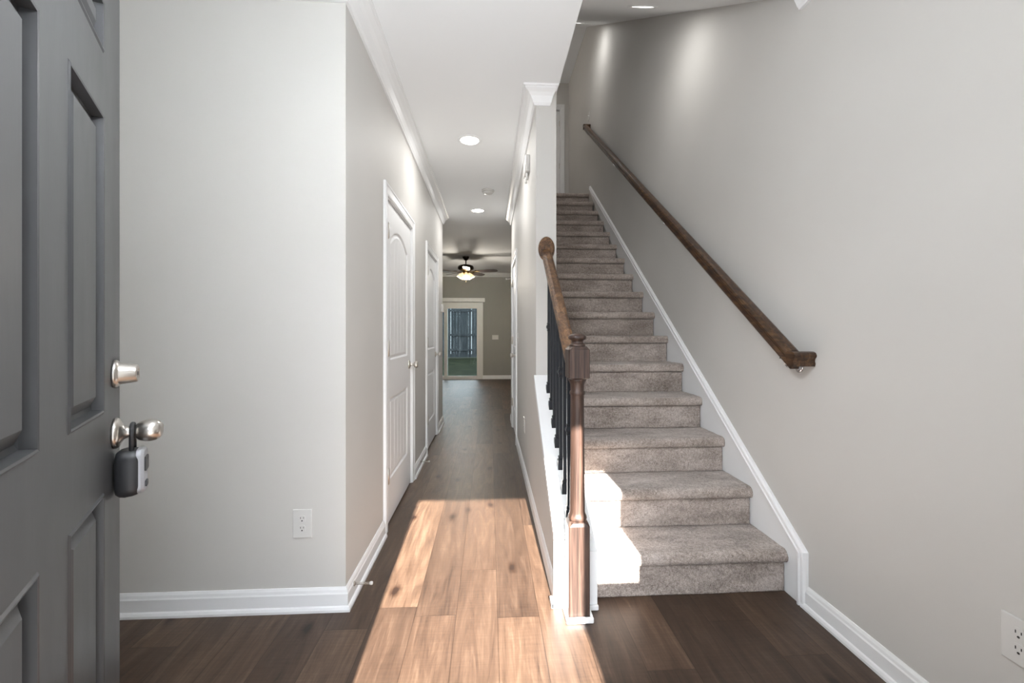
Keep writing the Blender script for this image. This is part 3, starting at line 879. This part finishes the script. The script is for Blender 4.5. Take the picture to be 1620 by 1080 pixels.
# unseen globe lamps added as fill over the entry and the upper landing
def globe(name, label, loc, drop, r, energy, color=(.88, .945, 1)):
    o = thing(name, label, 'ceiling light', loc)
    x, y, z = loc
    mb = MB(); mb.lathe([(.06, 0), (.06, .012), (.02, .022), (.008, .026), (.008, drop - r * .9), (.03, drop - r * .9), (.03, drop - r * .8)], loc, (0, 0, -1), 24); mb.obj('stem', 'nickel', o)
    mb = MB(); mb.lathe([(max(.002, r * math.sin(PI * i / 16)), drop - r * math.cos(PI * i / 16)) for i in range(17)], loc, (0, 0, -1), 28); g = mb.obj('globe', 'lens', o)
    g.visible_shadow = True
    d = bpy.data.lights.new('globe_fill', 'POINT'); d.energy = energy; d.color = color; d.shadow_soft_size = r + .01
    l = bpy.data.objects.new('globe_fill', d); COL.objects.link(l); l.location = (x, y, z - drop)
globe('entry_fill_light', 'added round globe fill light, unseen over the entry', (-.26, .72, CZ), .74, .10, 195)
globe('landing_fill_light', 'added round globe fill light, unseen over the upper landing', (-.35, 6.6, ZUC), .30, .12, 38, (1, .90, .80))

# recessed ceiling lights
def can(label, loc, axis, energy, group='recessed ceiling lights'):
    o = thing('recessed_light', label, 'ceiling light', loc, 0, group)
    ax = Vector(axis).normalized()
    mb = MB(); mb.lathe([(.074, -.004), (.096, -.004), (.096, .001), (.090, .005), (.078, .006), (.074, .002)], loc, ax, 40); mb.obj('trim_ring', 'white', o)
    mb = MB(); mb.lathe([(.075, -.003), (.075, .002), (.05, .0025), (.001, .0028)], loc, ax, 40); mb.obj('lens', 'lens', o)
    p = Vector(loc) + ax * .012
    area_light('lamp_glow', p, .14, energy, rot=ax.to_track_quat('-Z', 'Y').to_euler(), spread=PI)
    return o
can('nearer recessed light in the hallway ceiling', (-.160, 3.40, CZ), (0, 0, -1), 7)
can('farther recessed light in the hallway ceiling beyond the smoke detector', (-.148, 5.353, CZ), (0, 0, -1), 7)
sn = Vector((0, SM, -1)).normalized()
def slope_pt(x, y): return (x, y, CZ + SM * (y - YS0))
can('nearer recessed light in the sloped ceiling above the stairs', slope_pt(.98, 2.66), sn, 3.2)
can('farther recessed light in the sloped ceiling above the upper stairs', slope_pt(1.04, 4.95), sn, 3.2)

# ------------------------------------------------------------------ ceiling fan in the living room
FX, FY = -.481, 8.62
fan = thing('ceiling_fan', 'dark bronze five-blade ceiling fan with lit glass shades in the living room', 'ceiling fan', (FX, FY, CZ))
D = (0, 0, -1)
mb = MB(); mb.lathe([(.068, 0), (.070, .006), (.060, .03), (.040, .060), (.022, .075), (.014, .078)], (FX, FY, CZ), D, 32); mb.obj('canopy', 'bronze', fan)
mb = MB(); mb.lathe([(.011, .07), (.011, .165)], (FX, FY, CZ), D, 14); mb.obj('downrod', 'bronze', fan)
mb = MB(); mb.lathe([(.020, .150), (.045, .160), (.110, .172), (.150, .190), (.160, .215), (.160, .245), (.145, .262), (.100, .278), (.070, .285)], (FX, FY, CZ), D, 40); mo = mb.obj('motor_housing', 'bronze', fan)
mb = MB(); mb.lathe([(.130, .268), (.118, .276), (.105, .283), (.095, .285), (.095, .270)], (FX, FY, CZ), D, 40); mb.obj('trim_band', 'brass', mo)
ZB = CZ - .300
for i in range(5):
    a = math.radians(-14 + 72 * i)
    q = Matrix.Translation((FX, FY, ZB)) @ Matrix.Rotation(a, 4, 'Z') @ Matrix.Rotation(math.radians(-13), 4, 'X')
    outl = [(.20, -.052), (.34, -.066), (.50, -.070), (.60, -.066), (.645, -.048), (.660, -.015), (.660, .015), (.645, .048), (.60, .066), (.50, .070), (.34, .066), (.20, .052)]
    mb = MB(); mb.prism([q @ Vector((x, y, -.003)) for x, y in outl], q.to_3x3() @ Vector((0, 0, .006)))
    bl = mb.obj('blade', 'blade', fan)
    mb = MB()
    mb.prism([q @ Vector((x, y, -.010)) for x, y in ((.085, -.016), (.15, -.012), (.20, -.036), (.27, -.030), (.29, 0), (.27, .030), (.20, .036), (.15, .012), (.085, .016))], q.to_3x3() @ Vector((0, 0, .006)))
    mb.obj('blade_iron', 'brass', bl)
mb = MB(); mb.lathe([(.06, .285), (.075, .292), (.072, .320), (.050, .345), (.035, .360), (.015, .372), (.006, .39)], (FX, FY, CZ), D, 32); lk = mb.obj('light_kit', 'brass', fan)
for i in range(4):
    a = math.radians(-90 + 90 * i + 8)
    ax = Vector((math.cos(a) * .62, math.sin(a) * .62, -1)).normalized()
    c = Vector((FX + .060 * math.cos(a), FY + .060 * math.sin(a), CZ - .335))
    mb = MB()
    mb.lathe([(.020, .0), (.026, .012), (.044, .040), (.058, .078), (.066, .112), (.063, .112), (.055, .078), (.041, .042), (.022, .016), (.002, .012)], c, ax, 24)
    mb.obj('glass_shade', 'shade', fan)
    pl = bpy.data.lights.new('fan_lamp', 'POINT'); pl.energy = 17; pl.color = (1.0, .91, .78); pl.shadow_soft_size = .03
    po = bpy.data.objects.new('fan_lamp', pl); COL.objects.link(po); po.location = c + ax * .13
mb = MB(); mb.tube([(FX, FY, CZ - .385), (FX, FY, CZ - .50)], .0015, 6); mb.lathe([(.002, 0), (.006, .006), (.006, .018), (.002, .022)], (FX, FY, CZ - .50), D, 10); mb.obj('pull_chain', 'brass', fan)

# ------------------------------------------------------------------ sliding patio door
pd = thing('door_5', 'sliding glass patio door in the far living room wall', 'door', (SX1, YB, 0), kind='structure')
mb = MB()
F0, F1 = SX0, SX1
mb.box(F1 - .035, F1 + .028, YB - .012, YB + .11, 0, SZ + .012); mb.box(F0 - .028, F0 + .035, YB - .012, YB + .11, 0, SZ + .012)
mb.box(F0 + .035, F1 - .035, YB - .012, YB + .11, SZ - .05, SZ + .012); mb.box(F0 + .035, F1 - .035, YB - .012, YB + .11, 0, .030)
mb.obj('frame', 'vinyl', pd)
xm = -1.115
def sash(x0, x1, y, nm):
    mb = MB(); s = .095
    mb.box(x0, x0 + s * .6, y, y + .035, .03, SZ - .05); mb.box(x1 - s, x1, y, y + .035, .03, SZ - .05)
    mb.box(x0 + s * .6, x1 - s, y, y + .035, SZ - .05 - s, SZ - .05); mb.box(x0 + s * .6, x1 - s, y, y + .035, .03, .03 + s * .6)
    so = mb.obj(nm, 'vinyl', pd)
    mb = MB(); mb.box(x0 + s * .6, x1 - s, y + .014, y + .020, .03 + s * .6, SZ - .05 - s); mb.obj('glass', 'glass', so)
    return so
sash(xm - .03, F1 - .035, YB + .010, 'sliding_sash')
sash(F0 + .035, xm + .03, YB + .055, 'fixed_sash')
mb = MB(); mb.tube([(F1 - .075, YB + .008, .92), (F1 - .075, YB - .022, .94), (F1 - .075, YB - .022, 1.08), (F1 - .075, YB + .008, 1.10)], .007, 8); mb.obj('pull_handle', 'vinyl', pd)
mb = MB(); mb.box(-2.12, -.122, YB - .105, YB, 2.000, 2.095, .004)
tag(mb.obj('blind_valance', 'vinyl', None, (-1.1, YB, 2.0)), 'long white blind valance mounted over the glass patio door', 'valance')

# ------------------------------------------------------------------ backyard
struct(MB().box(-3.2, 0.8, YB + .15, YB + 1.1, -.12, -.02).obj('patio', 'concrete'))
mb = MB()
n = 60
gv = {}
for i in range(n + 1):
    for j in range(n + 1):
        x = -9 + 14 * i / n; y = YB + .15 + 12.5 * j / n
        t_ = max(0, min(1, (y - 12.2) / 6)); z = -.14 + .15 * t_ + .03 * noise.noise(Vector((x * .8, y * .8, 0)))
        gv[i, j] = mb.bm.verts.new((x, y, z))
for i in range(n):
    for j in range(n):
        mb.bm.faces.new((gv[i, j], gv[i + 1, j], gv[i + 1, j + 1], gv[i, j + 1]))
tag(mb.obj('lawn', 'grass'), 'shaded green lawn behind the glass patio door', 'grass', kind='stuff')
fn = thing('wooden_fence', 'weathered wooden picket fence across the back of the yard', 'fence', (-1.5, 20.0, 0))
mb = MB(); x = -6.5
while x < 3.5:
    wv = .136 + random.uniform(-.004, .004); h = 2.45 + random.uniform(-.02, .02)
    mb.prism([(x, 20.0, .05), (x, 20.0, h - .02), (x + .02, 20.0, h), (x + wv - .02, 20.0, h), (x + wv, 20.0, h - .02), (x + wv, 20.0, .05)], (0, .02, 0))
    x += wv + random.choice((.001, .001, .002, .002, .006))
mb.obj('pickets', 'fence', fn)
for z_ in (.35, 1.05, 2.19):
    mb = MB(); mb.box(-6.5, 3.5, 19.96, 20.0, z_, z_ + .09); mb.obj('rail', 'fence', fn)
